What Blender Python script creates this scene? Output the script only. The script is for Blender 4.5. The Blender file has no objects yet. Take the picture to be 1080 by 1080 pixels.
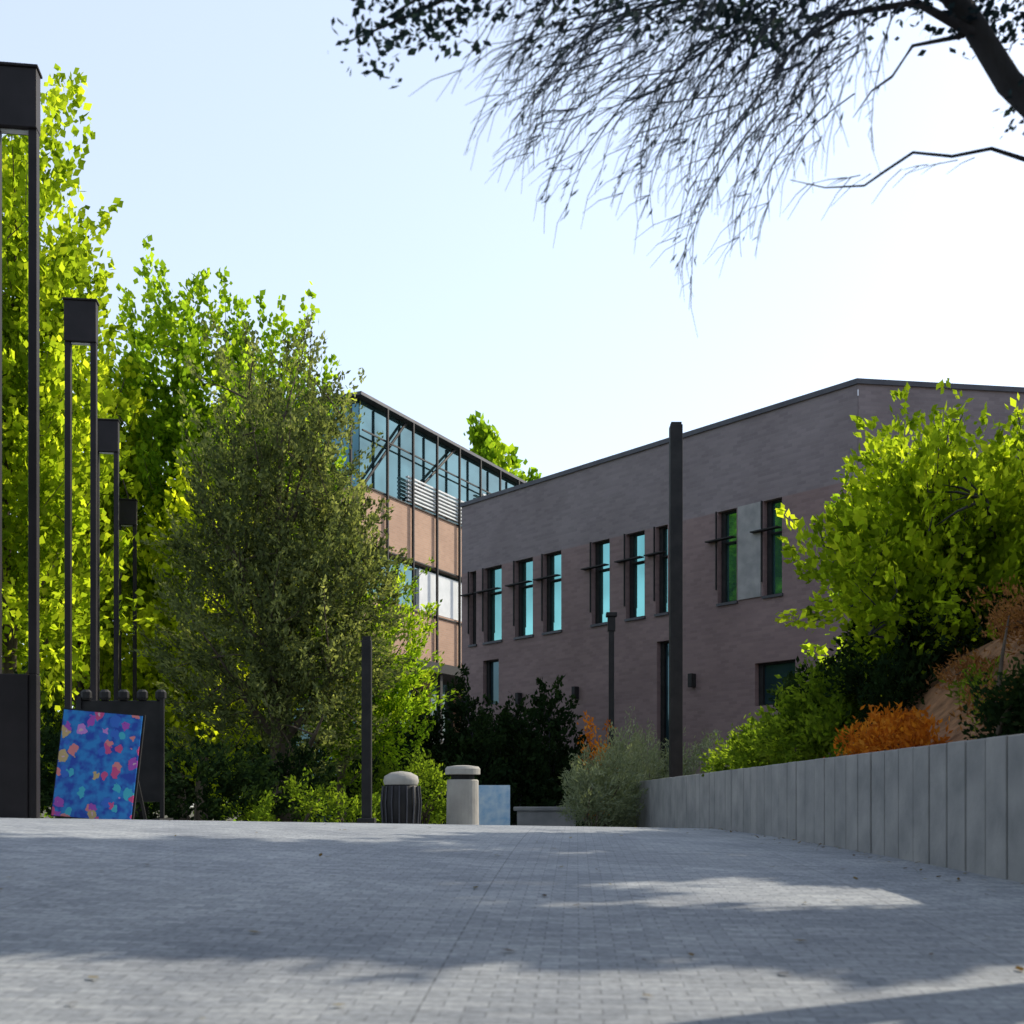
import bpy, math, random
import numpy as np
from mathutils import Vector, noise as mnoise
random.seed(7); rng=np.random.default_rng(11)
scene=bpy.context.scene
EYE=1.2
# ------------------------------------------------------------ helpers
def link(o,parent=None):
    scene.collection.objects.link(o)
    if parent is not None: o.parent=parent
    return o
def empty(name,loc=(0,0,0),rz=0.0):
    o=bpy.data.objects.new(name,None); o.location=loc; o.rotation_euler=(0,0,rz); o.empty_display_size=.3
    return link(o)
class MB:
    def __init__(s): s.v=[];s.f=[];s.m=[]
    def add(s,vs,fs,mi=0):
        b=len(s.v); s.v+=[tuple(p) for p in vs]; s.f+=[tuple(b+i for i in f) for f in fs]; s.m+=[mi]*len(fs)
    def box(s,x0,x1,y0,y1,z0,z1,mi=0):
        vs=[(x0,y0,z0),(x1,y0,z0),(x1,y1,z0),(x0,y1,z0),(x0,y0,z1),(x1,y0,z1),(x1,y1,z1),(x0,y1,z1)]
        s.add(vs,[(0,3,2,1),(4,5,6,7),(0,1,5,4),(1,2,6,5),(2,3,7,6),(3,0,4,7)],mi)
    def tube(s,pts,rad,n=7,mi=0,cap=True):
        pts=[Vector(p) for p in pts]; vs=[]
        for i,p in enumerate(pts):
            d=(pts[min(i+1,len(pts)-1)]-pts[max(i-1,0)])
            if d.length<1e-6: d=Vector((0,0,1))
            d.normalize()
            a=Vector((1,0,0)) if abs(d.x)<.8 else Vector((0,1,0))
            u=d.cross(a).normalized(); w=d.cross(u)
            for k in range(n):
                t=2*math.pi*k/n
                vs.append(p+(u*math.cos(t)+w*math.sin(t))*rad[i])
        fs=[]
        for i in range(len(pts)-1):
            for k in range(n):
                k2=(k+1)%n
                fs.append((i*n+k,i*n+k2,(i+1)*n+k2,(i+1)*n+k))
        if cap:
            fs.append(tuple(range(n-1,-1,-1))); fs.append(tuple((len(pts)-1)*n+k for k in range(n)))
        s.add(vs,fs,mi)
    def lathe(s,prof,n=24,c=(0,0,0),mi=0):
        vs=[];fs=[]
        for r,z in prof:
            for k in range(n):
                t=2*math.pi*k/n; vs.append((c[0]+r*math.cos(t),c[1]+r*math.sin(t),c[2]+z))
        for i in range(len(prof)-1):
            for k in range(n):
                k2=(k+1)%n; fs.append((i*n+k,i*n+k2,(i+1)*n+k2,(i+1)*n+k))
        fs.append(tuple((len(prof)-1)*n+k for k in range(n)))
        s.add(vs,fs,mi)
    def obj(s,name,mats,parent=None,smooth=False,bevel=0,loc=None,rot=None):
        me=bpy.data.meshes.new(name); me.from_pydata(s.v,[],s.f)
        if not isinstance(mats,(list,tuple)): mats=[mats]
        for m in mats: me.materials.append(m)
        me.polygons.foreach_set('material_index',s.m)
        if smooth: me.polygons.foreach_set('use_smooth',[True]*len(s.f))
        me.update(); o=bpy.data.objects.new(name,me)
        if loc: o.location=loc
        if rot: o.rotation_euler=rot
        link(o,parent)
        if bevel:
            b=o.modifiers.new('bevel','BEVEL'); b.width=bevel; b.segments=2; b.limit_method='ANGLE'
        return o
def nm(name):
    m=bpy.data.materials.new(name); m.use_nodes=True; nt=m.node_tree
    for n in list(nt.nodes): nt.nodes.remove(n)
    out=nt.nodes.new('ShaderNodeOutputMaterial'); return m,nt,out
def N(nt,t,**k):
    n=nt.nodes.new(t)
    for a,b in k.items(): setattr(n,a,b)
    return n
def ramp(nt,stops):
    r=N(nt,'ShaderNodeValToRGB'); e=r.color_ramp.elements
    while len(e)<len(stops): e.new(.5)
    for i,(p,c) in enumerate(stops): e[i].position=p; e[i].color=(*c,1)
    return r
def noisy(name,c1,c2,scale=3,rough=.8,bump=.0,detail=6,metal=0,spec=.3,stretch=(1,1,1)):
    m,nt,out=nm(name); L=nt.links.new
    tc=N(nt,'ShaderNodeTexCoord'); mp=N(nt,'ShaderNodeMapping'); mp.inputs['Scale'].default_value=stretch
    L(tc.outputs['Object'],mp.inputs['Vector'])
    no=N(nt,'ShaderNodeTexNoise'); no.inputs['Scale'].default_value=scale; no.inputs['Detail'].default_value=detail
    L(mp.outputs[0],no.inputs['Vector'])
    r=ramp(nt,[(.3,c1),(.7,c2)]); L(no.outputs['Fac'],r.inputs[0])
    p=N(nt,'ShaderNodeBsdfPrincipled'); L(r.outputs[0],p.inputs['Base Color'])
    p.inputs['Roughness'].default_value=rough; p.inputs['Metallic'].default_value=metal; p.inputs['Specular IOR Level'].default_value=spec
    if bump:
        n2=N(nt,'ShaderNodeTexNoise'); n2.inputs['Scale'].default_value=scale*6; n2.inputs['Detail'].default_value=5
        L(mp.outputs[0],n2.inputs['Vector'])
        b=N(nt,'ShaderNodeBump'); b.inputs['Strength'].default_value=bump; b.inputs['Distance'].default_value=.02
        L(n2.outputs['Fac'],b.inputs['Height']); L(b.outputs[0],p.inputs['Normal'])
    L(p.outputs[0],out.inputs[0]); return m
def leafmat(name,dark,mid,light,trans=.5,tmul=1.6):
    m,nt,out=nm(name); L=nt.links.new
    at=N(nt,'ShaderNodeAttribute'); at.attribute_name='var'
    r=ramp(nt,[(0,dark),(.5,mid),(1,light)]); L(at.outputs['Fac'],r.inputs[0])
    d=N(nt,'ShaderNodeBsdfDiffuse'); L(r.outputs[0],d.inputs['Color'])
    mul=N(nt,'ShaderNodeVectorMath',operation='MULTIPLY'); mul.inputs[1].default_value=(tmul*1.26,tmul*1.26,tmul*.55)
    L(r.outputs[0],mul.inputs[0])
    t=N(nt,'ShaderNodeBsdfTranslucent'); L(mul.outputs[0],t.inputs['Color'])
    mx=N(nt,'ShaderNodeMixShader'); mx.inputs[0].default_value=trans
    L(d.outputs[0],mx.inputs[1]); L(t.outputs[0],mx.inputs[2]); L(mx.outputs[0],out.inputs[0]); return m
def smooth(t): 
    t=np.clip(t,0,1); return t*t*(3-2*t)
# ------------------------------------------------------------ terrain heights
def zg(x,y):
    x=np.asarray(x,float); y=np.asarray(y,float)
    xc=np.clip(x,-7,4); yc=12.5+(xc+5)*.8; zc=-.12-(xc+5)*.028
    A=1.05-.06*(xc+5)
    t=np.clip((yc-y)/yc,0,1.6)
    front=zc-A*t**1.7
    back=np.maximum(zc-.03*np.maximum(y-yc,0),-.95)
    return np.where(y<yc,front,back)+EYE
def xw(y): return 4.16-.0569*y
def zm(x,y):
    x=np.asarray(x,float); y=np.asarray(y,float)
    s=smooth((x-xw(y)-.2)/2.3)
    h=EYE+.40+1.6*s*smooth((22-y)/5)
    h=h-1.2*smooth((y-24)/4)
    return h+.05*np.sin(x*3.1+y*1.7)*np.clip((x-xw(y)-.5),0,1)
def grid(name,xs,ys,fn,mat):
    X,Y=np.meshgrid(xs,ys); Z=fn(X,Y)
    nx,ny=len(xs),len(ys)
    v=np.stack([X,Y,Z],-1).reshape(-1,3)
    f=[(j*nx+i,j*nx+i+1,(j+1)*nx+i+1,(j+1)*nx+i) for j in range(ny-1) for i in range(nx-1)]
    me=bpy.data.meshes.new(name); me.from_pydata(v.tolist(),[],f); me.materials.append(mat)
    me.polygons.foreach_set('use_smooth',[True]*len(f))
    o=bpy.data.objects.new(name,me); return link(o)
# ------------------------------------------------------------ leaves
def leaf_obj(name,C,size,D,var,mat,parent,aspect=.5,flat=0.0,jit=.55):
    n=len(C); C=np.asarray(C); 
    a=D+rng.normal(0,jit,(n,3)); a/=np.linalg.norm(a,axis=1)[:,None]+1e-9
    r=rng.normal(0,1,(n,3)); r[:,2]*=(1-flat)
    b=np.cross(a,r); b/=np.linalg.norm(b,axis=1)[:,None]+1e-9
    s=size[:,None]
    V=np.empty((n,4,3)); V[:,0]=C-a*s*.5; V[:,1]=C+b*s*aspect*.5-a*s*.05; V[:,2]=C+a*s*.5; V[:,3]=C-b*s*aspect*.5-a*s*.05
    me=bpy.data.meshes.new(name)
    me.vertices.add(4*n); me.vertices.foreach_set('co',V.astype(np.float32).ravel())
    me.loops.add(4*n); me.loops.foreach_set('vertex_index',np.arange(4*n,dtype=np.int32))
    me.polygons.add(n); me.polygons.foreach_set('loop_start',np.arange(0,4*n,4,dtype=np.int32))
    me.update(calc_edges=True)
    at=me.attributes.new('var','FLOAT','FACE'); at.data.foreach_set('value',np.clip(var,0,1).astype(np.float32))
    me.materials.append(mat); o=bpy.data.objects.new(name,me); return link(o,parent)
def shoots_to_leaves(S,Dr,Ls,m,spread,lsize):
    K=len(S); t=rng.random((K,m)); 
    P=S[:,None]+Dr[:,None]*(Ls[:,None,None]*t[...,None])
    P=P+rng.normal(0,1,(K,m,3))*(spread*(1.1-.7*t))[...,None]
    base=rng.random(K)*.55
    var=base[:,None]+rng.random((K,m))*.45
    D=np.repeat(Dr[:,None],m,1)
    sz=lsize*(.6+.8*rng.random((K,m)))
    return P.reshape(-1,3),D.reshape(-1,3),var.reshape(-1),sz.reshape(-1)
def sample_crown(ells,K,shell=.45):
    vol=np.array([e[3]*e[4]*e[5] for e in ells])**.8; vol/=vol.sum()
    idx=rng.choice(len(ells),K,p=vol); E=np.array(ells)[idx]
    d=rng.normal(0,1,(K,3)); d/=np.linalg.norm(d,axis=1)[:,None]
    r=rng.random(K)**shell
    lump=1+.18*np.sin(d[:,0]*5+E[:,0]*3)+.14*np.sin(d[:,2]*7+d[:,1]*4+E[:,1])
    P=E[:,:3]+d*E[:,3:6]*(r*lump)[:,None]
    return P,d
def make_tree(name,base,ells,K,m,L,spread,lsize,lmat,bmat,tr=.18,up=.7,out=1.0,shell=.45,limbs=14,twigs=120,aspect=.5,top=None,lean=(0,0)):
    root=empty(name,(0,0,0))
    S,d=sample_crown(ells,K,shell)
    Dr=d*out+np.array([0,0,up])+rng.normal(0,.35,(K,3)); Dr/=np.linalg.norm(Dr,axis=1)[:,None]
    Ls=L*(.5+rng.random(K))
    P,D,var,sz=shoots_to_leaves(S,Dr,Ls,m,spread,lsize)
    leaf_obj('crown',P,sz,D,var,lmat,root,aspect)
    mb=MB(); base=np.array(base,float)
    cen=np.average(np.array(ells)[:,:3],axis=0,weights=[e[3]*e[4]*e[5] for e in ells])
    zt=max(e[2]+e[5]*.35 for e in ells) if top is None else top
    T=np.array([cen[0],cen[1],zt]); tp=[];trd=[]
    for i in range(10):
        t=i/9; p=base*(1-t)+T*t+np.array([math.sin(t*5+base[0])*.12,math.cos(t*4+base[1])*.12,0])*(t>0)
        tp.append(p); trd.append(tr*(1-.93*t)*(1.25 if i==0 else 1))
    tp=np.array(tp); mb.tube(tp,trd,9)
    sel=rng.choice(K,min(limbs,K),replace=False); limbpts=list(tp[3:])
    for k in sel:
        e=S[k]; hz=np.clip((e[2]-base[2])/(zt-base[2])*.75,.12,.85)
        i=int(hz*9); a=tp[i]; mid=(a+e)/2+np.array([0,0,-.12*np.linalg.norm((e-a)[:2])])
        pts=[a*(1-t)**2+2*mid*t*(1-t)+e*t*t for t in np.linspace(0,1,6)]
        r0=trd[i]*.5; mb.tube(pts,[max(r0*(1-.85*t),.012) for t in np.linspace(0,1,6)],6); limbpts+=pts[2:]
    LP=np.array(limbpts)
    for k in rng.choice(K,min(twigs,K),replace=False):
        e=S[k]; j=np.argmin(np.linalg.norm(LP-e,axis=1)); a=LP[j]; q=e+Dr[k]*Ls[k]*.8
        mb.tube([a,(a+e)/2+np.array([0,0,.04]),e,q],[.022,.015,.01,.005],4,cap=False)
    mb.obj('trunk',bmat,root,smooth=True)
    return root
def bush(name,ells,K,m,L,spread,lsize,lmat,bmat,aspect=.5,up=.5,shell=.4,stems=14):
    root=empty(name); S,d=sample_crown(ells,K,shell)
    Dr=d+np.array([0,0,up])+rng.normal(0,.35,(K,3)); Dr/=np.linalg.norm(Dr,axis=1)[:,None]
    P,D,var,sz=shoots_to_leaves(S,Dr,L*(.5+rng.random(K)),m,spread,lsize)
    leaf_obj('foliage',P,sz,D,var,lmat,root,aspect)
    mb=MB()
    for k in rng.choice(K,min(stems,K),replace=False):
        e=S[k]; E=min(ells,key=lambda q:abs(q[0]-e[0])+abs(q[1]-e[1])); a=np.array([E[0]+rng.normal(0,.08),E[1]+rng.normal(0,.08),E[2]-E[5]*.95])
        mb.tube([a,(a+e)/2+np.array([0,0,.1]),e],[.03,.018,.008],5)
    mb.obj('stems',bmat,root,smooth=True); return root
# ------------------------------------------------------------ materials
def paver():
    m,nt,out=nm('plaza_pavers'); L=nt.links.new
    tc=N(nt,'ShaderNodeTexCoord'); mp=N(nt,'ShaderNodeMapping'); mp.inputs['Rotation'].default_value=(0,0,math.radians(3)); mp.inputs['Location'].default_value=(.55,0,0); L(tc.outputs['Object'],mp.inputs['Vector'])
    br=N(nt,'ShaderNodeTexBrick'); br.offset=.5; L(mp.outputs[0],br.inputs['Vector'])
    br.inputs['Scale'].default_value=1; br.inputs['Brick Width'].default_value=.16; br.inputs['Row Height'].default_value=.08
    br.inputs['Mortar Size'].default_value=.0035; br.inputs['Mortar Smooth'].default_value=.5
    br.inputs['Color1'].default_value=(.37,.39,.415,1); br.inputs['Color2'].default_value=(.265,.285,.315,1); br.inputs['Mortar'].default_value=(.16,.17,.19,1)
    b2=N(nt,'ShaderNodeTexBrick'); b2.offset=0; L(mp.outputs[0],b2.inputs['Vector']); b2.inputs['Scale'].default_value=1
    b2.inputs['Brick Width'].default_value=2.4; b2.inputs['Row Height'].default_value=2.4; b2.inputs['Mortar Size'].default_value=.006; b2.inputs['Mortar Smooth'].default_value=.4
    b2.inputs['Color1'].default_value=(1,1,1,1); b2.inputs['Color2'].default_value=(.92,.92,.92,1); b2.inputs['Mortar'].default_value=(.74,.74,.74,1)
    no=N(nt,'ShaderNodeTexNoise'); no.inputs['Scale'].default_value=.9; no.inputs['Detail'].default_value=8; L(tc.outputs['Object'],no.inputs['Vector'])
    r=ramp(nt,[(.3,(.76,.77,.79)),(.7,(1.12,1.11,1.08))]); L(no.outputs['Fac'],r.inputs[0])
    n3=N(nt,'ShaderNodeTexNoise'); n3.inputs['Scale'].default_value=30; n3.inputs['Detail'].default_value=4; L(tc.outputs['Object'],n3.inputs['Vector'])
    r3=ramp(nt,[(.3,(.76,.76,.76)),(.7,(1.14,1.14,1.14))]); L(n3.outputs['Fac'],r3.inputs[0])
    def mul(a,b):
        x=N(nt,'ShaderNodeVectorMath',operation='MULTIPLY'); L(a,x.inputs[0]); L(b,x.inputs[1]); return x.outputs[0]
    c=mul(mul(mul(br.outputs['Color'],b2.outputs['Color']),r.outputs[0]),r3.outputs[0])
    p=N(nt,'ShaderNodeBsdfPrincipled'); L(c,p.inputs['Base Color']); p.inputs['Roughness'].default_value=.85; p.inputs['Specular IOR Level'].default_value=.2
    b=N(nt,'ShaderNodeBump'); b.invert=True; b.inputs['Strength'].default_value=.4; b.inputs['Distance'].default_value=.003; L(br.outputs['Fac'],b.inputs['Height']); L(b.outputs[0],p.inputs['Normal'])
    L(p.outputs[0],out.inputs[0]); return m
def brick(name,ca,cb,mort,split=None):
    m,nt,out=nm(name); L=nt.links.new
    tc=N(nt,'ShaderNodeTexCoord'); sp=N(nt,'ShaderNodeSeparateXYZ'); L(tc.outputs['Object'],sp.inputs[0])
    ad=N(nt,'ShaderNodeMath',operation='ADD'); L(sp.outputs[0],ad.inputs[0]); L(sp.outputs[1],ad.inputs[1])
    cm=N(nt,'ShaderNodeCombineXYZ'); L(ad.outputs[0],cm.inputs[0]); L(sp.outputs[2],cm.inputs[1])
    br=N(nt,'ShaderNodeTexBrick'); L(cm.outputs[0],br.inputs['Vector']); br.inputs['Scale'].default_value=1
    br.inputs['Brick Width'].default_value=.3; br.inputs['Row Height'].default_value=.10; br.inputs['Mortar Size'].default_value=.008
    br.inputs['Color1'].default_value=(*ca,1); br.inputs['Color2'].default_value=(*cb,1); br.inputs['Mortar'].default_value=(*mort,1); br.inputs['Bias'].default_value=-.1
    no=N(nt,'ShaderNodeTexNoise'); no.inputs['Scale'].default_value=.5; no.inputs['Detail'].default_value=6; L(cm.outputs[0],no.inputs['Vector'])
    r=ramp(nt,[(.3,(.88,.86,.86)),(.7,(1.1,1.1,1.1))]); L(no.outputs['Fac'],r.inputs[0])
    x=N(nt,'ShaderNodeVectorMath',operation='MULTIPLY'); L(br.outputs['Color'],x.inputs[0]); L(r.outputs[0],x.inputs[1])
    c=x.outputs[0]
    if split:
        mr=N(nt,'ShaderNodeMapRange'); mr.inputs[1].default_value=split-.02; mr.inputs[2].default_value=split+.02; L(sp.outputs[2],mr.inputs[0])
        r2=ramp(nt,[(0,(1.03,.83,.79)),(1,(1.0,.98,1.0))]); L(mr.outputs[0],r2.inputs[0])
        y=N(nt,'ShaderNodeVectorMath',operation='MULTIPLY'); L(c,y.inputs[0]); L(r2.outputs[0],y.inputs[1]); c=y.outputs[0]
    p=N(nt,'ShaderNodeBsdfPrincipled'); L(c,p.inputs['Base Color']); p.inputs['Roughness'].default_value=.85
    b=N(nt,'ShaderNodeBump'); b.invert=True; b.inputs['Strength'].default_value=.4; b.inputs['Distance'].default_value=.01; L(br.outputs['Fac'],b.inputs['Height']); L(b.outputs[0],p.inputs['Normal'])
    L(p.outputs[0],out.inputs[0]); return m
def glass(name,col,rough=.06,metal=.6):
    m,nt,out=nm(name); L=nt.links.new
    tc=N(nt,'ShaderNodeTexCoord'); no=N(nt,'ShaderNodeTexNoise'); no.inputs['Scale'].default_value=.5; L(tc.outputs['Object'],no.inputs['Vector'])
    r=ramp(nt,[(.35,tuple(c*.6 for c in col)),(.65,col)]); L(no.outputs['Fac'],r.inputs[0])
    p=N(nt,'ShaderNodeBsdfPrincipled'); L(r.outputs[0],p.inputs['Base Color']); p.inputs['Roughness'].default_value=rough; p.inputs['Metallic'].default_value=metal
    b=N(nt,'ShaderNodeBump'); b.inputs['Strength'].default_value=.05; L(no.outputs['Fac'],b.inputs['Height']); L(b.outputs[0],p.inputs['Normal'])
    L(p.outputs[0],out.inputs[0]); return m
M_pave=paver()
M_soil=noisy('planting_soil',(.05,.04,.025),(.09,.085,.04),2,.95,.6)
M_mulch=noisy('mound_mulch',(.12,.06,.03),(.34,.18,.09),6,.95,.8)
M_brick=brick('grey_brick',(.205,.175,.178),(.16,.136,.14),(.185,.165,.168),split=9.6)
M_tan=brick('tan_brick',(.44,.27,.18),(.38,.23,.15),(.4,.3,.24))
M_conc=noisy('wall_concrete',(.20,.20,.20),(.32,.31,.30),2.5,.85,.3)
M_concl=noisy('light_concrete',(.28,.265,.24),(.40,.38,.34),3,.85,.3)
M_black=noisy('dark_bronze_metal',(.010,.010,.011),(.022,.021,.021),5,.6,0,metal=.0,spec=.25)
M_pylon=noisy('pylon_painted_steel',(.014,.012,.013),(.024,.020,.022),3,.6,0,metal=.0,spec=.2)
M_white=noisy('white_metal',(.6,.62,.62),(.72,.73,.73),2,.5)
M_coping=noisy('roof_coping',(.05,.05,.06),(.08,.08,.09),2,.5,metal=.3)
M_gt=glass('teal_glass',(.24,.56,.52),.05,.9)
M_gd=glass('dark_glass',(.05,.10,.12),.06,.6)
M_curt=glass('curtain_glass',(.10,.20,.22),.05,.85)
M_bark=noisy('bark',(.06,.045,.032),(.13,.10,.075),6,.95,.8,stretch=(1,1,.25))
M_barkd=noisy('dark_bark',(.035,.035,.04),(.07,.07,.075),6,.95,.6,stretch=(1,1,.25))
M_twig=noisy('twig',(.045,.06,.085),(.08,.10,.14),4,.9)
L_bright=leafmat('leaf_bright',(.04,.08,.008),(.105,.165,.013),(.24,.29,.025),.62,2.8)
L_yel=leafmat('leaf_yellow',(.09,.125,.008),(.20,.24,.014),(.37,.38,.028),.62,2.5)
L_maple=leafmat('leaf_maple',(.05,.08,.008),(.145,.195,.014),(.31,.34,.028),.62,2.7)
L_olive=leafmat('leaf_olive',(.028,.038,.022),(.095,.118,.052),(.27,.29,.13),.45,1.8)
L_dark=leafmat('leaf_dark',(.008,.018,.008),(.015,.03,.012),(.032,.055,.02),.3,1.4)
L_grey=leafmat('leaf_greygreen',(.12,.145,.10),(.19,.22,.14),(.32,.35,.22),.3,1.3)
L_orange=leafmat('leaf_orange',(.20,.05,.015),(.44,.14,.02),(.6,.27,.05),.5,1.4)
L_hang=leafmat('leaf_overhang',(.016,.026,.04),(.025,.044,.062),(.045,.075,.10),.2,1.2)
L_mid=leafmat('leaf_mid',(.035,.065,.01),(.085,.13,.015),(.17,.22,.025),.5,2.2)
L_shade=leafmat('leaf_canopy',(.02,.04,.01),(.035,.065,.012),(.055,.09,.018),.15,1.0)
# ------------------------------------------------------------ ground
xs=np.concatenate([np.linspace(-900,-60,12),np.linspace(-50,50,101),np.linspace(60,900,12)])
ys=np.concatenate([np.linspace(-300,-20,8),np.linspace(-15,80,96),np.linspace(100,1500,16)])
grid('ground',xs,ys,lambda x,y:zg(x,y)-.07,M_soil)
px=np.linspace(-16,4.5,124)
grid('plaza_pavement',px,np.linspace(-8,60,300),lambda x,y:zg(x,y),M_pave)
# fallen leaves on the paving
n=420; fy=3.2+16*rng.random(n)**1.3; fx=np.where(rng.random(n)<.55,xw(fy)-.05-np.abs(rng.normal(0,.35,n)),-5+8.5*rng.random(n))
FC=np.stack([fx,fy,zg(fx,fy)+.012],-1)
me_root=empty('fallen_leaves')
a=rng.normal(0,1,(n,3)); a[:,2]*=.15; a/=np.linalg.norm(a,axis=1)[:,None]
sz=.028*(.5+rng.random(n)); bb=np.cross(a,np.array([0,0,1.0])); V=np.stack([FC-a*sz[:,None],FC+bb*sz[:,None]*.5,FC+a*sz[:,None],FC-bb*sz[:,None]*.5],1).reshape(-1,3)
me=bpy.data.meshes.new('leaves'); me.from_pydata(V.tolist(),[],[(4*i,4*i+1,4*i+2,4*i+3) for i in range(n)])
at=me.attributes.new('var','FLOAT','FACE'); at.data.foreach_set('value',rng.random(n).astype(np.float32))
me.materials.append(leafmat('leaf_litter',(.07,.04,.02),(.16,.10,.03),(.28,.22,.06),.2,1.0)); link(bpy.data.objects.new('leaves',me),me_root)
# ------------------------------------------------------------ retaining wall + mound
root=empty('retaining_wall')
mb=MB(); y0=1.5; y1=26.4; ln=math.hypot(y1-y0,.0569*(y1-y0)); ang=math.atan2(y1-y0,xw(y1)-xw(y0))
zt=EYE+.52; n=int(ln/.36); step=ln/n
mb.box(0,ln,-.26,-.03,-.2,zt-.03)
for i in range(n):
    mb.box(i*step+.011,(i+1)*step-.011,-.28,0.0+random.uniform(-.006,.006),-.2,zt+random.uniform(-.003,.003))
mb.obj('panels',M_conc,root,bevel=.01,loc=(xw(y0),y0,0),rot=(0,0,ang))
mb=MB(); 
for i in range(12): mb.box(i*.42+.006,(i+1)*.42-.006,-.14,.14,-.2,zt-.003)
mb.obj('return_panels',M_conc,root,bevel=.006,loc=(xw(y1)+.1,y1+.15,0),rot=(0,0,.05))
def mgrid():
    us=np.linspace(.2,16,90); ys=np.linspace(-6,27,130)
    U,Y=np.meshgrid(us,ys); X=U+xw(Y); Z=zm(X,Y); nx=len(us)
    f=[(j*nx+i,j*nx+i+1,(j+1)*nx+i+1,(j+1)*nx+i) for j in range(len(ys)-1) for i in range(nx-1)]
    me=bpy.data.meshes.new('mound'); me.from_pydata(np.stack([X,Y,Z],-1).reshape(-1,3).tolist(),[],f); me.materials.append(M_mulch)
    me.polygons.foreach_set('use_smooth',[True]*len(f)); link(bpy.data.objects.new('planted_mound',me))
mgrid()
# ------------------------------------------------------------ facade builder (local x along wall, +y outward)
def facade(parent,name,L,H,holes,mat,loc,rz,depth=.28):
    us=sorted({0,L,*[h[0] for h in holes],*[h[1] for h in holes]}); vs=sorted({0,H,*[h[2] for h in holes],*[h[3] for h in holes]})
    mb=MB()
    for a,b in zip(us,us[1:]):
        for c,d in zip(vs,vs[1:]):
            cu,cv=(a+b)/2,(c+d)/2
            if any(h[0]<cu<h[1] and h[2]<cv<h[3] for h in holes): continue
            mb.add([(a,0,c),(b,0,c),(b,0,d),(a,0,d)],[(3,2,1,0)])
    for u0,u1,v0,v1 in holes:
        mb.add([(u0,0,v0),(u1,0,v0),(u1,0,v1),(u0,0,v1),(u0,-depth,v0),(u1,-depth,v0),(u1,-depth,v1),(u0,-depth,v1)],
               [(0,1,5,4),(1,2,6,5),(2,3,7,6),(3,0,4,7)])
    return mb.obj(name,mat,parent,loc=loc,rot=(0,0,rz))
# ---- right building
bld=empty('brick_building')
A=(8.98,32.0); dx,dy=-.634,.773; rz=math.atan2(dy,dx); GB=.1; H=12.15-GB
wins=[(2.45,3.10),(4.06,4.77),(6.75,7.25),(7.72,8.54),(9.27,10.1),(11.58,12.5),(13.04,14.0),(14.74,15.75),(16.2,16.6)]
holes=[(a,b,7.05-GB,9.7-GB) for a,b in wins]
low=[(2.0,3.4,4.0-GB,5.2-GB),(6.55,7.2,.3,6.2-GB),(14.9,15.8,4.8-GB,6.4-GB),(11.2,12.2,.25,2.7),(8.4,9.4,.25,2.7)]
facade(bld,'facade',17.07,H,holes+low,M_brick,(A[0],A[1],GB),rz)
mb=MB()
for i,(a,b,c,d) in enumerate(holes+low):
    mi=1 if i<len(holes) else 2
    mb.box(a+.002,b-.002,-.26,-.24,c+.002,d-.002,mi)
    t=.05
    for bx in [(a+.003,a+t,-.235,-.16,c+.003,d-.003),(b-t*3.2,b-.003,-.235,-.16,c+.003,d-.003),(a+t+.002,b-t*3.2-.002,-.235,-.16,c+.003,c+t),(a+t+.002,b-t*3.2-.002,-.235,-.16,d-t,d-.003)]: mb.box(*bx,0)
    if i<len(holes):
        zz=c+(d-c)*.66
        mb.box(a+t+.003,b-t*3.2-.003,-.234,-.17,zz-.02,zz+.02,0)
        mb.box(a+.02,b+.32,.003,.2,zz+.05,zz+.085,0)
        mb.box(b+.02,b+.05,.003,.05,c+.4,d+.02,0)
        mb.box(a-.05,b+.01,.003,.06,c-.08,c-.005,3)
mb.obj('windows',[M_black,M_gt,M_gd,M_coping],bld,loc=(A[0],A[1],GB),rot=(0,0,rz))
mb=MB(); mb.box(3.16,3.98,.004,.05,7.05-GB,9.7-GB); mb.obj('infill_panel',M_conc,bld,loc=(A[0],A[1],GB),rot=(0,0,rz))
e=(.989,.15); L2=26; S2=(A[0]+e[0]*L2,A[1]+e[1]*L2); rz2=math.atan2(-e[1],-e[0])
h2=[(L2-4-3.2*i,L2-2.6-3.2*i,6.9,9.6) for i in range(6)]
facade(bld,'side_facade',L2,H,h2,M_brick,(S2[0],S2[1],GB),rz2)
mb=MB()
for a,b,c,d in h2:
    mb.box(a+.003,b-.003,-.26,-.24,c+.003,d-.003,1); mb.box((a+b)/2-.03,(a+b)/2+.03,-.235,-.17,c+.003,d-.003,0)
mb.obj('side_windows',[M_black,M_gt],bld,loc=(S2[0],S2[1],GB),rot=(0,0,rz2))
B=(A[0]+dx*17.07,A[1]+dy*17.07); C=(B[0]+.99*28,B[1]+.15*28+6)
mb=MB(); zr=12.15
mb.add([(B[0],B[1],GB),(C[0],C[1],GB),(C[0],C[1],zr),(B[0],B[1],zr)],[(0,1,2,3)])
mb.add([(C[0],C[1],GB),(S2[0],S2[1],GB),(S2[0],S2[1],zr),(C[0],C[1],zr)],[(0,1,2,3)])
mb.add([(A[0],A[1],zr-.3),(S2[0],S2[1],zr-.3),(C[0],C[1],zr-.3),(B[0],B[1],zr-.3)],[(0,1,2,3)])
mb.obj('back_walls_and_roof',M_brick,bld)
mb=MB(); mb.box(-.0,17.1,-.35,.06,H+.002,H+.14); mb.obj('coping',M_coping,bld,loc=(A[0],A[1],GB),rot=(0,0,rz))
mb=MB(); mb.box(0,L2+.06,-.35,.06,H+.004,H+.135); mb.obj('side_coping',M_coping,bld,loc=(S2[0],S2[1],GB),rot=(0,0,rz2))
mb=MB()
for u in (5.6,10.7,13.6): mb.box(u,u+.16,.003,.2,4.6,5.0)
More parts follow.
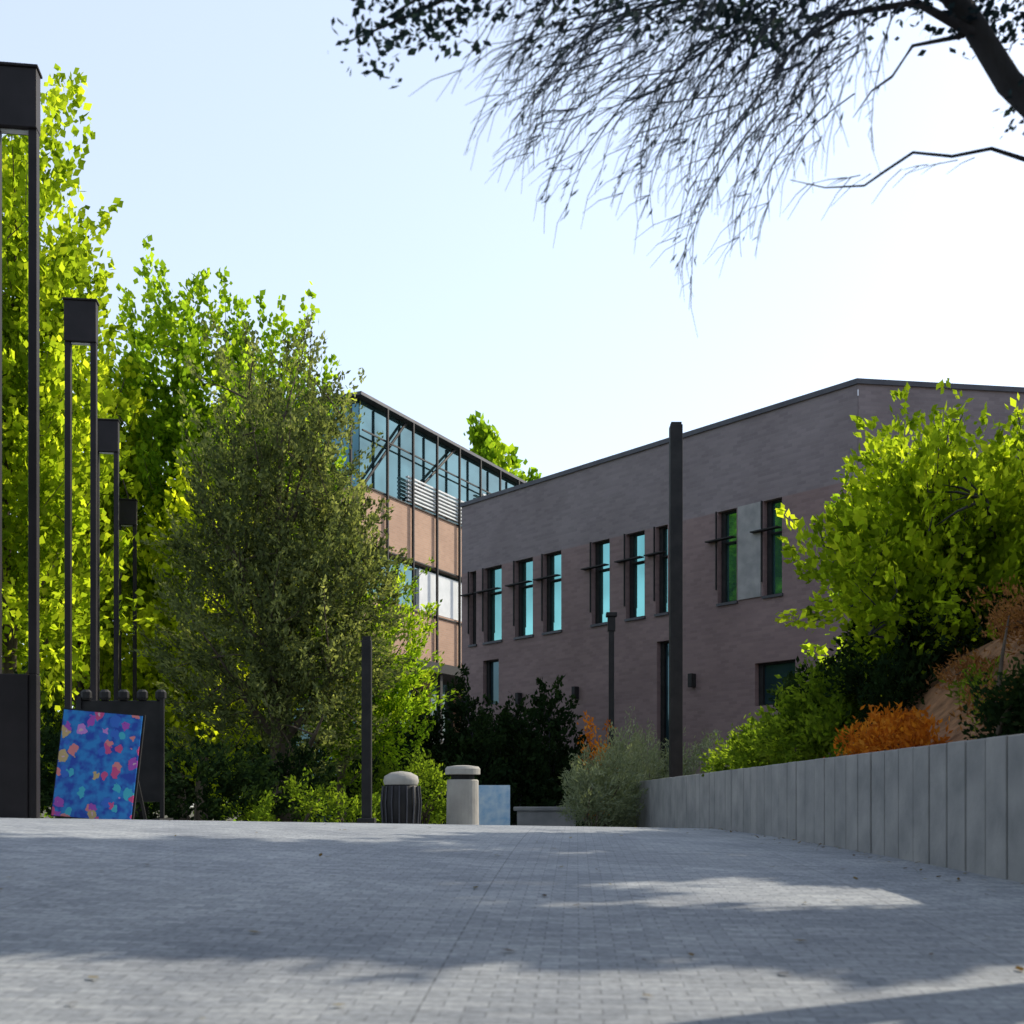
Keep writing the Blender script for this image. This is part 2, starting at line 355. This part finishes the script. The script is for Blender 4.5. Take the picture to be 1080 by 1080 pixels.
mb.obj('wall_lights',M_black,bld,bevel=.01,loc=(A[0],A[1],GB),rot=(0,0,rz))
# ---- glass building
gb=empty('glass_building'); R=(2.51,69.0); gx,gy=-.44,-.898; rzg=math.atan2(gy,gx); GL=19.9
b=MB(); z=lambda r:r+EYE
b.box(0,GL,-6,-.0,z(10.9),z(13.3),0)
b.box(0,GL,-6,-.0,z(6.3),z(8.8),0)
b.box(0,GL-.35,-6,-.35,0,z(6.298),3)
b.box(0,GL-.3,-6,-.30,z(8.802),z(10.898),2)
b.box(0,GL-.25,-6,-.25,z(13.302),z(17.0),2)
b.box(-.2,GL+.2,-6.2,.12,z(17.002),z(17.14),4)
for i in range(12):
    zz=13.5+i*.17; b.box(.0,(16.2 if i<7 else 9.0),-.1,.04,z(zz),z(zz+.07),1)
for i in range(3): b.box(.3+i*5.2,4.6+i*5.2,-.29,-.1,z(8.85),z(10.7),1)
u=.8
while u<GL:
    b.box(u,u+.09,.064,.16,z(6.3),z(16.99),5); u+=2.15
for k in range(4): b.box(GL+.064,GL+.16,-1.6*k-.5,-1.6*k-.41,z(6.3),z(16.99),5)
for zz in (13.34,15.62,10.92,8.7): b.box(.01,GL-.01,.005,.06,z(zz-.04),z(zz+.02),5)
for u0,u1 in ((11.7,16.0),(16.2,19.5)):
    b.tube([(u0,-.1,z(16.9)),(u1,-.1,z(13.5))],[.06,.06],6,5)
for i in range(6): b.box(1.5+i*3.2,1.8+i*3.2,-.345,.1,0,z(6.25),0)
for i in range(5): b.box(1.85+i*3.2,4.6+i*3.2,-.345,-.2,z(3.0),z(3.25),1)
b.box(9,GL,.21,2.6,z(5.6),z(6.0),5)
for i in range(3): b.box(9.3+i*4,9.5+i*4,2.2,2.4,0,z(5.598),5)
b.obj('facade',[M_tan,M_white,M_curt,M_gd,M_coping,M_black],gb,loc=(R[0],R[1],0),rot=(0,0,rzg))
# ------------------------------------------------------------ pylons
def pylon(x,y,toprel=7.45):
    g=float(zg(x,y)); top=toprel+EYE; r=empty('light_pylon',(x,y,0),math.radians(8))
    w=.225; b=MB()
    b.box(-w,-w+.085,-.06,.06,g+1.45,top-.6); b.box(w-.085,w,-.06,.06,g+1.45,top-.6)
    b.obj('posts',M_pylon,r,bevel=.008)
    b=MB(); b.box(-w-.003,w+.003,-.09,.09,top-.6,top); b.box(-w-.02,w+.02,-.11,.11,top+.001,top+.03); b.obj('lamp_head',M_pylon,r,bevel=.008)
    b=MB(); b.box(-w-.004,w-.08,-.10,.10,g-.2,g+1.45); b.box(w-.078,w+.003,-.08,.08,g-.2,g+1.45); b.obj('base',M_pylon,r,bevel=.01)
    b=MB(); b.box(-w+.09,w-.09,-.03,.03,top-.62,top-.603); b.obj('lens',M_white,r)
for p in [(-5.04,12.5),(-6.38,18.25),(-7.86,23.9),(-9.4,30.1),(-10.9,36.2)]: pylon(*p)
# ------------------------------------------------------------ poles
def pole(name,x,y,toprel,w,head=False):
    g=float(zg(x,y)); r=empty(name,(x,y,0)); t=EYE+toprel; b=MB()
    b.box(-w/2,w/2,-w/2,w/2,g-.1,t); b.obj('shaft',M_black,r,bevel=.01)
    b=MB(); b.box(-w*.9,w*.9,-w*.9,w*.9,g-.1,g+.12 if not head else g+.2); b.obj('base_plate',M_black,r,bevel=.01)
    if head:
        b=MB(); b.box(-w*1.0,w*1.0,-w*1.0,w*1.0,t+.002,t+.1); b.box(-w*.7,w*.7,-w*.7,w*.7,t-.35,t-.003); b.obj('head',M_black,r,bevel=.01)
    else:
        b=MB(); b.box(-w*.42,w*.42,-w*.42,w*.42,t+.002,t+.05); b.obj('cap',M_black,r)
pole('tall_light_pole',3.19,24,7.4,.24)
pole('street_lamp',2.42,30,4.6,.13,True)
pole('bollard_light',-2.12,18,2.42,.14)
# ------------------------------------------------------------ poster sign
def postermat():
    m,nt,out=nm('poster_print'); L=nt.links.new
    tc=N(nt,'ShaderNodeTexCoord')
    nd=N(nt,'ShaderNodeTexNoise'); nd.inputs['Scale'].default_value=14; L(tc.outputs['Object'],nd.inputs['Vector'])
    va=N(nt,'ShaderNodeVectorMath',operation='MULTIPLY_ADD'); va.inputs[1].default_value=(.12,.12,.12); L(nd.outputs['Color'],va.inputs[0]); L(tc.outputs['Object'],va.inputs[2])
    mp=N(nt,'ShaderNodeMapping'); mp.inputs['Scale'].default_value=(7.5,0,6.2); L(va.outputs[0],mp.inputs['Vector'])
    vo=N(nt,'ShaderNodeTexVoronoi'); vo.inputs['Scale'].default_value=1.0; vo.inputs['Randomness'].default_value=.8; L(mp.outputs[0],vo.inputs['Vector'])
    hs=N(nt,'ShaderNodeSeparateColor'); L(vo.outputs['Color'],hs.inputs[0])
    r=ramp(nt,[(0,(.55,.06,.2)),(.2,(.65,.2,.2)),(.38,(.04,.4,.5)),(.52,(.5,.35,.15)),(.62,(.35,.06,.4)),(.74,(.02,.12,.5)),(.9,(.5,.2,.55))]); r.color_ramp.interpolation='CONSTANT'; L(hs.outputs[0],r.inputs[0])
    no=N(nt,'ShaderNodeTexNoise'); no.inputs['Scale'].default_value=9; L(tc.outputs['Object'],no.inputs['Vector'])
    r0=ramp(nt,[(.4,(.005,.05,.36)),(.6,(.01,.20,.52))]); L(no.outputs['Fac'],r0.inputs[0])
    th=N(nt,'ShaderNodeMath',operation='LESS_THAN'); th.inputs[1].default_value=.43; L(vo.outputs['Distance'],th.inputs[0])
    mx=N(nt,'ShaderNodeMix',data_type='RGBA'); L(th.outputs[0],mx.inputs[0]); L(r0.outputs[0],mx.inputs[6]); L(r.outputs[0],mx.inputs[7])
    th2=N(nt,'ShaderNodeMath',operation='LESS_THAN'); th2.inputs[1].default_value=.13; L(vo.outputs['Distance'],th2.inputs[0])
    m2=N(nt,'ShaderNodeMix',data_type='RGBA'); L(th2.outputs[0],m2.inputs[0]); L(mx.outputs[2],m2.inputs[6]); m2.inputs[7].default_value=(.6,.4,.45,1)
    p=N(nt,'ShaderNodeBsdfPrincipled'); L(m2.outputs[2],p.inputs['Base Color']); p.inputs['Roughness'].default_value=.5
    L(p.outputs[0],out.inputs[0]); return m
sx,sy=-4.78,14.0; g=float(zg(sx,sy))
r=empty('poster_sign',(sx,sy,g+.02)); 
b=MB(); b.box(-.45,.45,-.012,.012,0,1.22); b.obj('poster',postermat(),r,rot=(math.radians(-5),math.radians(5),0))
b=MB(); b.box(-.47,.47,.016,.05,-.01,1.24); b.obj('backing',M_black,r,rot=(math.radians(-5),math.radians(5),0))
b=MB(); b.tube([(-.35,.1,1.15),(-.4,.75,-.05)],[.02,.02],6); b.tube([(.35,.1,1.1),(.4,.75,-.05)],[.02,.02],6); b.obj('legs',M_black,r)
r=empty('display_stand',(-4.95,15.2,float(zg(-4.95,15.2))))
b=MB(); b.box(-.42,.66,-.02,.02,.25,1.5); b.obj('panel',M_black,r,bevel=.01)
b=MB()
for xx in (-.4,.62): b.box(xx,xx+.05,-.05,.0-.021,0,1.55); b.box(xx-.02,xx+.07,-.3,.3,0,.05)
for i in range(5): b.lathe([(.05,0),(.07,.03),(.07,.10),(.04,.13)],10,c=(-.30+i*.23,0,1.503))
b.obj('frame',M_black,r,bevel=0)
# ------------------------------------------------------------ litter bins
def bin1(x,y):
    g=float(zg(x,y)); r=empty('concrete_litter_bin',(x,y,g))
    b=MB(); b.lathe([(.26,0),(.28,.03),(.27,.82),(.25,.84)],28); b.obj('body',M_concl,r,smooth=False)
    b=MB(); b.lathe([(.20,.84),(.20,.92)],20); b.obj('opening',M_black,r)
    b=MB(); b.lathe([(.27,.92),(.30,.93),(.30,1.02),(.27,1.06),(.12,1.08)],28); b.obj('lid',M_concl,r)
def bin2(x,y):
    g=float(zg(x,y)); r=empty('round_litter_bin',(x,y,g))
    b=MB(); b.lathe([(.24,0),(.29,.05),(.31,.4),(.29,.66),(.26,.7)],28); b.obj('body',M_black,r,smooth=True)
    b=MB(); b.lathe([(.27,.7),(.29,.76),(.27,.84),(.16,.90),(.02,.92)],28); b.obj('dome_lid',M_concl,r,smooth=True)
    b=MB()
    for k in range(16):
        t=k*math.pi/8; b.tube([(.3*math.cos(t),.3*math.sin(t),.06),(.325*math.cos(t),.325*math.sin(t),.4),(.3*math.cos(t),.3*math.sin(t),.68)],[.014]*3,5)
    b.obj('slats',M_coping,r)
bin1(-.84,21); bin2(-1.8,20)
r=empty('concrete_bench',(.75,27,float(zg(.75,27))))
b=MB(); b.box(-.72,.72,-.25,.25,.47,.56); b.obj('seat',M_conc,r,bevel=.02)
b=MB(); b.box(-.64,.64,-.2,.2,-.05,.468); b.obj('plinth',M_conc,r,bevel=.01)
r=empty('sandwich_board',(-.38,25.5,float(zg(-.38,25.5))))
b=MB(); b.box(-.34,.34,-.012,.012,.08,.98); b.obj('front_board',noisy('sign_panel',(.25,.45,.65),(.6,.7,.76),6,.6),r,rot=(math.radians(-12),0,0))
b=MB(); b.box(-.34,.34,-.012,.012,.0,.93); b.obj('back_board',M_white,r,loc=(0,.4,0),rot=(math.radians(12),0,0))
# ------------------------------------------------------------ trees
def gz(x,y): return float(zg(x,y))-.1
make_tree('oak_tree',(-4.6,24,gz(-4.6,24)),
  [(-4.7,24,7.6,1.3,1.4,2.7),(-4.6,24,4.6,2.0,1.9,2.1),(-3.5,23.8,4.9,1.1,1.2,2.4),(-5.3,24.2,6.2,1.2,1.3,2.2),(-3.5,24,6.7,.9,1.0,1.7),(-4.4,23.6,3.0,1.7,1.5,1.2),(-2.95,23.6,5.4,.5,.7,1.0),(-3.8,24,8.3,.6,.5,1.2)],
  1400,50,.7,.08,.10,L_olive,M_bark,tr=.26,up=1.0,limbs=26,twigs=240,aspect=.46)
make_tree('oak_tree',(-3.6,25.5,gz(-3.6,25.5)),[(-3.1,25.5,4.2,1.2,1.1,2.1),(-2.7,25.5,3.2,.9,.9,1.2)],340,45,.6,.09,.11,L_bright,M_bark,tr=.12,up=1.0,limbs=10,twigs=60,aspect=.4)
def poplar(x,y,top,r,mat=L_bright,K=900,bot=3.0):
    H=top-bot
    make_tree('poplar_tree',(x,y,gz(x,y)),
     [(x,y,bot+H*.35,r,r,H*.36),(x+.2,y,bot+H*.62,r*.8,r*.8,H*.34),(x-.3*r,y,bot+H*.5,r*.7,r*.7,H*.38),(x+.45*r,y,bot+H*.45,r*.6,r*.6,H*.4)],
     K,38,1.0,.16,.19,mat,M_bark,tr=.2,up=1.6,limbs=20,twigs=100,aspect=.75)
poplar(-11.0,27,17.6,1.9,L_maple,760,2.5)
poplar(-9.1,34,16.4,2.0,L_bright,680,3)
poplar(-7.0,36,15.8,1.9,L_bright,680,3)
poplar(-11.6,33,14.0,2.2,L_yel,560,1.5)
poplar(-8.0,32,9.4,1.8,L_yel,560,1.5)
poplar(-12.8,24,15.0,2.2,L_yel,480,2)
make_tree('maple_tree',(5.9,15.5,float(zm(5.9,15.5))-.1),
  [(5.4,15.3,4.4,1.4,1.4,1.2),(4.5,15.2,4.0,.85,1.0,.95),(6.7,15.6,4.7,1.5,1.4,1.1),(5.3,15.5,5.0,.9,.9,.75),(8.0,15.8,4.4,1.4,1.3,1.3),(4.7,14.8,3.5,.8,.8,.6),(6.1,15,3.6,1.5,1.2,.7)],
  820,36,.55,.10,.12,L_maple,M_barkd,tr=.13,up=.9,limbs=26,twigs=200,aspect=.6)
make_tree('maple_tree',(6.6,16.8,float(zm(6.6,16.8))-.1),
  [(5.6,16.6,4.1,1.4,1.0,1.2),(7.0,16.8,4.3,1.6,1.0,1.2)],260,36,.5,.12,.14,L_bright,M_barkd,tr=.12,up=.9,limbs=14,twigs=60,aspect=.6)
# unseen trees added off frame to shade the plaza, right-bank crowns flattened into bands
def shade(x,y,ells,K,z0=None,ls=.26,L=.45,up=.1):
    make_tree('offscreen_shade_tree',(x,y,(float(zm(x,y)) if z0 is None else z0)-.2),ells,K,36,L,.16,ls,L_shade,M_bark,tr=.2,up=up,limbs=14,twigs=40,aspect=.7)
shade(10.4,12.0,[(9.4,11.9,7.9,3.6,.28,.4),(11.9,12.1,8.2,2.2,.3,.4),(6.9,11.6,7.7,1.1,.2,.3)],400)
shade(11.6,17.0,[(11.0,18.0,12.0,2.9,1.0,.9),(9.4,15.3,10.6,1.7,.9,.8),(10.6,15.7,8.0,2.2,.8,.6)],440)
shade(9.0,7.8,[(7.8,7.3,7.3,3.2,.3,.4),(5.4,6.9,7.3,1.4,.25,.3)],240)
shade(-6.5,2.5,[(-5.5,1.5,7.5,3.8,3.4,1.6),(-8.5,4.0,6.0,2.4,3.4,3.0)],360,.2,.5,.9)  # unseen canopy added left of frame to block sky light
shade(5.6,-3.5,[(3.5,-3,7.0,3.8,3.4,1.8),(7.5,-2,6.0,2.6,3.6,2.8),(-1.0,-2.0,8.0,3.6,3.6,1.4)],460,.3,.5,.9)  # unseen canopy added behind the camera to darken the foreground
def cone(x,y,top,r,K=200):
    g=gz(x,y); h=top-g
    make_tree('evergreen_tree',(x,y,g),[(x,y,g+h*.3,r,r,h*.28),(x+.1,y,g+h*.52,r*.75,r*.75,h*.26),(x-.1,y,g+h*.75,r*.5,r*.5,h*.2)],K,40,.5,.12,.15,L_dark,M_barkd,tr=.1,up=.8,limbs=8,twigs=40)
for x,y,t,r_ in [(-2.6,36,4.3,1.0),(-1.2,35,4.9,.9),(.1,36,4.6,1.0),(1.2,37,5.0,.95),(-3.6,38,4.0,1.2),(-.4,38,4.0,1.1)]: cone(x,y,t,r_)
def row(name,pts,mat,K,m=36,ls=.11,L=.3,up=.5,aspect=.5):
    return bush(name,[(x,y,float(zg(x,y))+h*.5,rx,ry,h*.5) for x,y,h,rx,ry in pts],K,m,L,.09,ls,mat,M_bark,up=up,aspect=aspect)
row('dark_hedge',[(-6.6,20,1.4,1.0,.7),(-5.3,21,1.5,1.1,.7),(-7.6,21.5,2.0,1.2,.8),(-4.2,22.5,1.3,1,.7),(-9,20,2.2,1.4,.9),(-3.2,28,2.1,1.3,.8),(-5,29,2.4,1.5,.9),(-1.6,30,1.6,1.2,.7)],L_dark,900)
row('green_shrub',[(-1.7,23,1.15,.7,.5),(-2.6,24.5,1.2,.6,.5),(-4.3,20.6,.5,.35,.4),(-3.5,20.9,.75,.35,.35),(-2.8,21.5,.5,.35,.35)],L_mid,230,ls=.08)
row('background_hedge',[(-14+2.0*i,41+(i%3),3.4+.8*((i*7)%3),1.7,1.0) for i in range(8)],L_dark,700,32,.28,.6)
row('background_hedge',[(-22+2.4*i,30+(i%3),3.4+.8*((i*7)%3),1.9,1.0) for i in range(5)],L_mid,400,32,.28,.6)
row('lavender_shrub',[(1.9,25.2,1.6,.6,.5),(2.35,26.6,1.85,.65,.5),(1.5,24.6,1.1,.35,.35)],L_grey,400,45,.10,.4,up=1.2,aspect=.22)
row('lavender_shrub',[(3.3,28.2,2.1,.8,.6),(4.3,28.5,2.0,.8,.6),(2.9,27.5,1.8,.6,.5)],L_grey,330,45,.10,.4,up=1.2,aspect=.22)
row('orange_flower_spikes',[(1.75,26.3,2.35,.2,.2),(2.0,26.8,2.1,.15,.15)],L_orange,34,30,.09,.4,up=2,aspect=.5)
def mrow(name,pts,mat,K,m=36,ls=.09,L=.3,up=.5,spread=.09,aspect=.5):
    return bush(name,[(x,y,float(zm(x,y))+h*.35,rx,ry,h*.6) for x,y,h,rx,ry in pts],K,m,L,spread,ls,mat,M_bark,up=up,aspect=aspect,stems=20)
mrow('dark_groundcover',[(4.7,15.3,.6,.6,.9),(5.4,14.8,.5,.8,.7),(4.3,17,.95,.5,.9),(6.0,14.4,.35,.7,.5),(5.2,16.5,.8,.8,.8),(4.55,14.4,.45,.35,.4)],L_dark,520)
mrow('green_groundcover',[(3.95,15.2,.5,.28,.5),(3.85,16.5,.75,.35,.8),(3.75,18.3,.6,.35,.8),(4.2,15.8,.95,.35,.6),(3.55,19.6,.45,.25,.7)],L_mid,380)
mrow('orange_grass',[(3.82,13.6,.35,.14,.4),(3.95,12.8,.4,.2,.4),(4.1,13.3,.4,.22,.35),(3.98,12.0,.25,.15,.3)],L_orange,110,30,.075,.16,.8,aspect=.45)
L_rus=leafmat('leaf_russet',(.12,.05,.025),(.24,.11,.045),(.40,.20,.08),.3,1.2)
mrow('russet_groundcover',[(5.4,11.9,.15,.8,.8),(6.0,12.8,.2,1.0,.6),(4.9,13.0,.15,.5,.5),(4.5,11.3,.12,.35,.5)],L_rus,230,30,.06,.10,.9,aspect=.35)
mrow('green_tufts',[(5.6,11.2,.2,.4,.4),(4.7,12.1,.2,.25,.3),(5.9,12.4,.25,.3,.3),(4.4,11.2,.15,.2,.3)],L_mid,60,30,.07,.18,1.2,aspect=.3)
mrow('dark_shrub',[(3.98,10.0,.5,.16,.3),(4.2,9.7,.6,.22,.3)],L_dark,110,36,.06,.12)
def far():
    ells=[]
    for i in range(16):
        x=-62+i*3.6; y=72+6*math.sin(i*2.3); h=10+3*math.sin(i*1.7); ells.append((x,y,h*.5+1,3,2.5,h*.5))
    ells.append((-1.2,80,18.9,2.2,2.0,6.2)); ells.append((-2.6,80,18.0,2.4,2.0,6.0)); ells.append((-.6,79,18.4,2.2,2.0,5.9)); ells.append((-1.3,80,22.6,1.5,1.5,2.2))
    bush('distant_trees',ells,1250,40,1.0,.4,.5,L_bright,M_bark,aspect=.7)
far()
# ------------------------------------------------------------ overhanging tree
def overhang():
    root=empty('overhanging_tree'); b=MB(); t=MB()
    b.tube([(5.3,6.6,.9),(5.1,6.5,1.9),(4.6,6.4,2.7),(3.7,6.2,3.35),(3.1,6.05,3.95),(2.6,6,4.55),(2.42,6,4.72),(2.2,6.02,5.1),(1.5,5.9,5.75),(.6,5.9,6.1),(-.5,5.9,6.2)],[.24,.2,.17,.12,.085,.068,.064,.055,.045,.035,.02],10)
    b.tube([(4.6,6.4,2.7),(4.7,6.2,4),(4.2,5.8,5.6),(3.4,5.4,7.2),(2.6,5,8.3)],[.15,.13,.1,.07,.04],9)
    b.tube([(3.1,6.05,3.95),(2.8,6.2,4.38),(2.45,6.3,4.56),(2.25,6.3,4.52),(2.05,6.3,4.54),(1.9,6.3,4.44),(1.8,6.3,4.37),(1.6,6.3,4.36),(1.42,6.3,4.40)],[.03,.018,.011,.009,.008,.007,.006,.004,.002],6)
    b.tube([(2.3,6,4.93),(1.95,5.95,5.08),(1.6,5.95,5.02),(1.35,5.95,4.86),(1.2,5.9,4.6)],[.03,.018,.014,.010,.004],6)
    b.tube([(2.2,6,4.95),(1.95,6.0,4.9),(1.85,6,4.75),(1.75,6,4.68),(1.66,6,4.55)],[.014,.009,.007,.005,.002],6)
    b.tube([(1.5,5.9,5.75),(.8,5.9,5.62),(.2,5.9,5.35),(-.2,5.9,5.12),(-.5,5.9,4.98),(-.78,5.9,4.86)],[.035,.026,.02,.013,.009,.004],6)
    b.tube([(.6,5.9,6.1),(.1,6,5.75),(-.3,6.1,5.3),(-.62,6.1,5.1)],[.03,.02,.012,.005],6)
    b.tube([(2.12,6,5.14),(1.7,6.1,5.35),(1.1,6.2,5.3),(.6,6.2,5.2)],[.03,.02,.014,.006],6)
    LC=[];LD=[]
    def hang(X,Y,Z,ln,a,bow,r0,subs,leafy=10):
        dxx=-math.sin(a)*ln; dz=-math.cos(a)*ln; pts=[]
        wob=random.uniform(0,6)
        for i in range(9):
            q=i/8; wv=.014*math.sin(q*9+wob)
            pts.append((X+dxx*q-bow*math.sin(q*math.pi)*.9+wv,Y+.1*math.sin(q*3+wob),Z+dz*q+bow*.6*math.sin(q*math.pi)+wv))
        t.tube(pts,[r0*(1-.75*i/8) for i in range(9)],4,cap=False)
        for j in range(subs):
            i=random.randint(2,7); p=pts[i]; l2=random.uniform(.08,.34); a2=a+random.uniform(-.5,.6)
            e=(p[0]-math.sin(a2)*l2,p[1]+random.uniform(-.08,.08),p[2]-math.cos(a2)*l2)
            mid=((p[0]+e[0])/2-.02,(p[1]+e[1])/2,(p[2]+e[2])/2+.014)
            t.tube([p,mid,e],[r0*.5,r0*.38,r0*.2],3,cap=False)
        for j in range(leafy):
            i=random.randint(1,7); q=random.random(); p=[pts[i][k]*(1-q)+pts[i+1][k]*q+random.uniform(-.02,.02) for k in range(3)]
            LC.append(p); LD.append((dxx/ln,0,dz/ln))
    for k in range(175):
        s=random.random()**.75
        X=.25+1.65*s+random.uniform(-.1,.1); Z=5.45-.3*s+random.uniform(-.2,.2); Y=random.uniform(5.4,6.9)
        ln=random.uniform(.5,1.05+.25*s)*(1.0 if s<.8 else .8); a=random.uniform(.5,1.0)-.3*s
        hang(X,Y,Z,ln,a,random.uniform(.05,.2),.0050,random.randint(4,8))
    for k in range(14):
        q=random.random(); X=1.5+.9*q; Z=4.38+.14*q; l2=random.uniform(.1,.28); a=random.uniform(.6,1.5)
        t.tube([(X,6.3,Z),(X-math.sin(a)*l2*.5,6.3,Z-math.cos(a)*l2*.4),(X-math.sin(a)*l2,6.32,Z-math.cos(a)*l2)],[.003,.0022,.0012],3,cap=False)
    b.obj('limbs',M_barkd,root,smooth=True); t.obj('twigs',M_twig,root,smooth=True)
    n=len(LC); leaf_obj('slender_leaves',np.array(LC),.055*(.6+.8*rng.random(n)),np.array(LD),rng.random(n),L_hang,root,.16,jit=.25)
    cl=[(-.66,5.9,5.12),(-.64,5.9,4.80),(-.5,5.9,4.90),(-.38,5.9,4.95),(-.3,5.9,4.93),(-.5,6,5.05),(-.15,5.9,5.05),(-.2,5.9,4.98),(0,5.9,5.1),(.1,5.9,5.15),(-.75,5.9,4.86),(-.35,5.9,5.12),
        (.85,6.1,5.1),(1.0,6.1,5.14),(1.15,6.1,5.05),(1.3,6.2,5.12),(1.45,6,5.1),(2.05,6,5.06),(2.2,6,5.0),(2.4,6,4.98),(2.5,5.95,5.0),(2.5,6,4.6),(1.9,6,5.1),(.5,6,5.15),(.3,5.9,5.12),(2.55,5.9,4.72),(1.05,6.4,5.3),(.7,6.2,5.18),
        (.2,6.2,5.2),(.6,5.8,5.05),(.95,5.7,4.95),(1.3,6,4.95),(1.75,6.1,5.15),(2.3,6.1,5.15),(2.45,6.2,5.2),(1.2,6.2,5.2),(1.05,5.9,5.0),(1.5,6,5.0),(1.2,6.1,5.1),(2.5,6.2,5.1),(2.3,6.0,5.05),(-.6,5.9,5.0)]
    Ps=[];Ds=[];Vs=[];Ss=[]
    for c in cl:
        n=44; p=np.array(c)+rng.normal(0,1,(n,3))*np.array([.065,.10,.045]); Ps.append(p); Ds.append(np.tile([-.6,0,-.5],(n,1))); Vs.append(rng.random(n)); Ss.append(.046*(.5+.9*rng.random(n)))
    leaf_obj('leaf_clusters',np.concatenate(Ps),np.concatenate(Ss),np.concatenate(Ds),np.concatenate(Vs),L_hang,root,.6)
    S,d=sample_crown([(2.6,4.2,8.0,2.6,2.4,1.4),(.0,4.0,8.2,2.8,2.4,1.2)],330)  # unseen crown added above the frame to keep sky light off the plaza
    Dr=d+np.array([0,0,.2]); Dr/=np.linalg.norm(Dr,axis=1)[:,None]
    P,D,v,s=shoots_to_leaves(S,Dr,.6*(.5+rng.random(330)),26,.18,.26)
    leaf_obj('offscreen_shade_crown',P,s,D,v,L_shade,root,.6)
overhang()
# ------------------------------------------------------------ light
az=math.radians(55); el=math.radians(36)
sd=Vector((math.sin(az)*math.cos(el),math.cos(az)*math.cos(el),math.sin(el)))
sl=bpy.data.lights.new('sun','SUN'); sl.energy=5.0; sl.angle=math.radians(.5); sl.color=(1,.91,.75)
so=bpy.data.objects.new('sun',sl); so.rotation_euler=sd.to_track_quat('Z','Y').to_euler(); link(so)
w=bpy.data.worlds.new('World'); scene.world=w; w.use_nodes=True; nt=w.node_tree
bg=nt.nodes['Background']; sk=nt.nodes.new('ShaderNodeTexSky'); sk.sky_type='NISHITA'; sk.sun_disc=False
sk.sun_elevation=el; sk.sun_rotation=az; sk.air_density=1.0; sk.dust_density=1.0; sk.ozone_density=1.5; sk.altitude=50
# bright summer haze on top of the clear-sky model
hz=nt.nodes.new('ShaderNodeVectorMath'); hz.operation='ADD'; hz.inputs[1].default_value=(3.3,3.5,3.75)
nt.links.new(sk.outputs[0],hz.inputs[0]); nt.links.new(hz.outputs[0],bg.inputs[0]); bg.inputs[1].default_value=.15
# ------------------------------------------------------------ camera
cd=bpy.data.cameras.new('camera'); cd.sensor_width=36; cd.lens=43.33; cd.shift_y=.287; cd.clip_end=5000; cd.clip_start=.1
cd.dof.use_dof=True; cd.dof.focus_distance=24; cd.dof.aperture_fstop=2.8
co=bpy.data.objects.new('camera',cd); co.location=(0,0,EYE); co.rotation_euler=(math.radians(90),0,0); link(co); scene.camera=co
scene.view_settings.view_transform='Standard'; scene.view_settings.look='None'; scene.view_settings.exposure=0
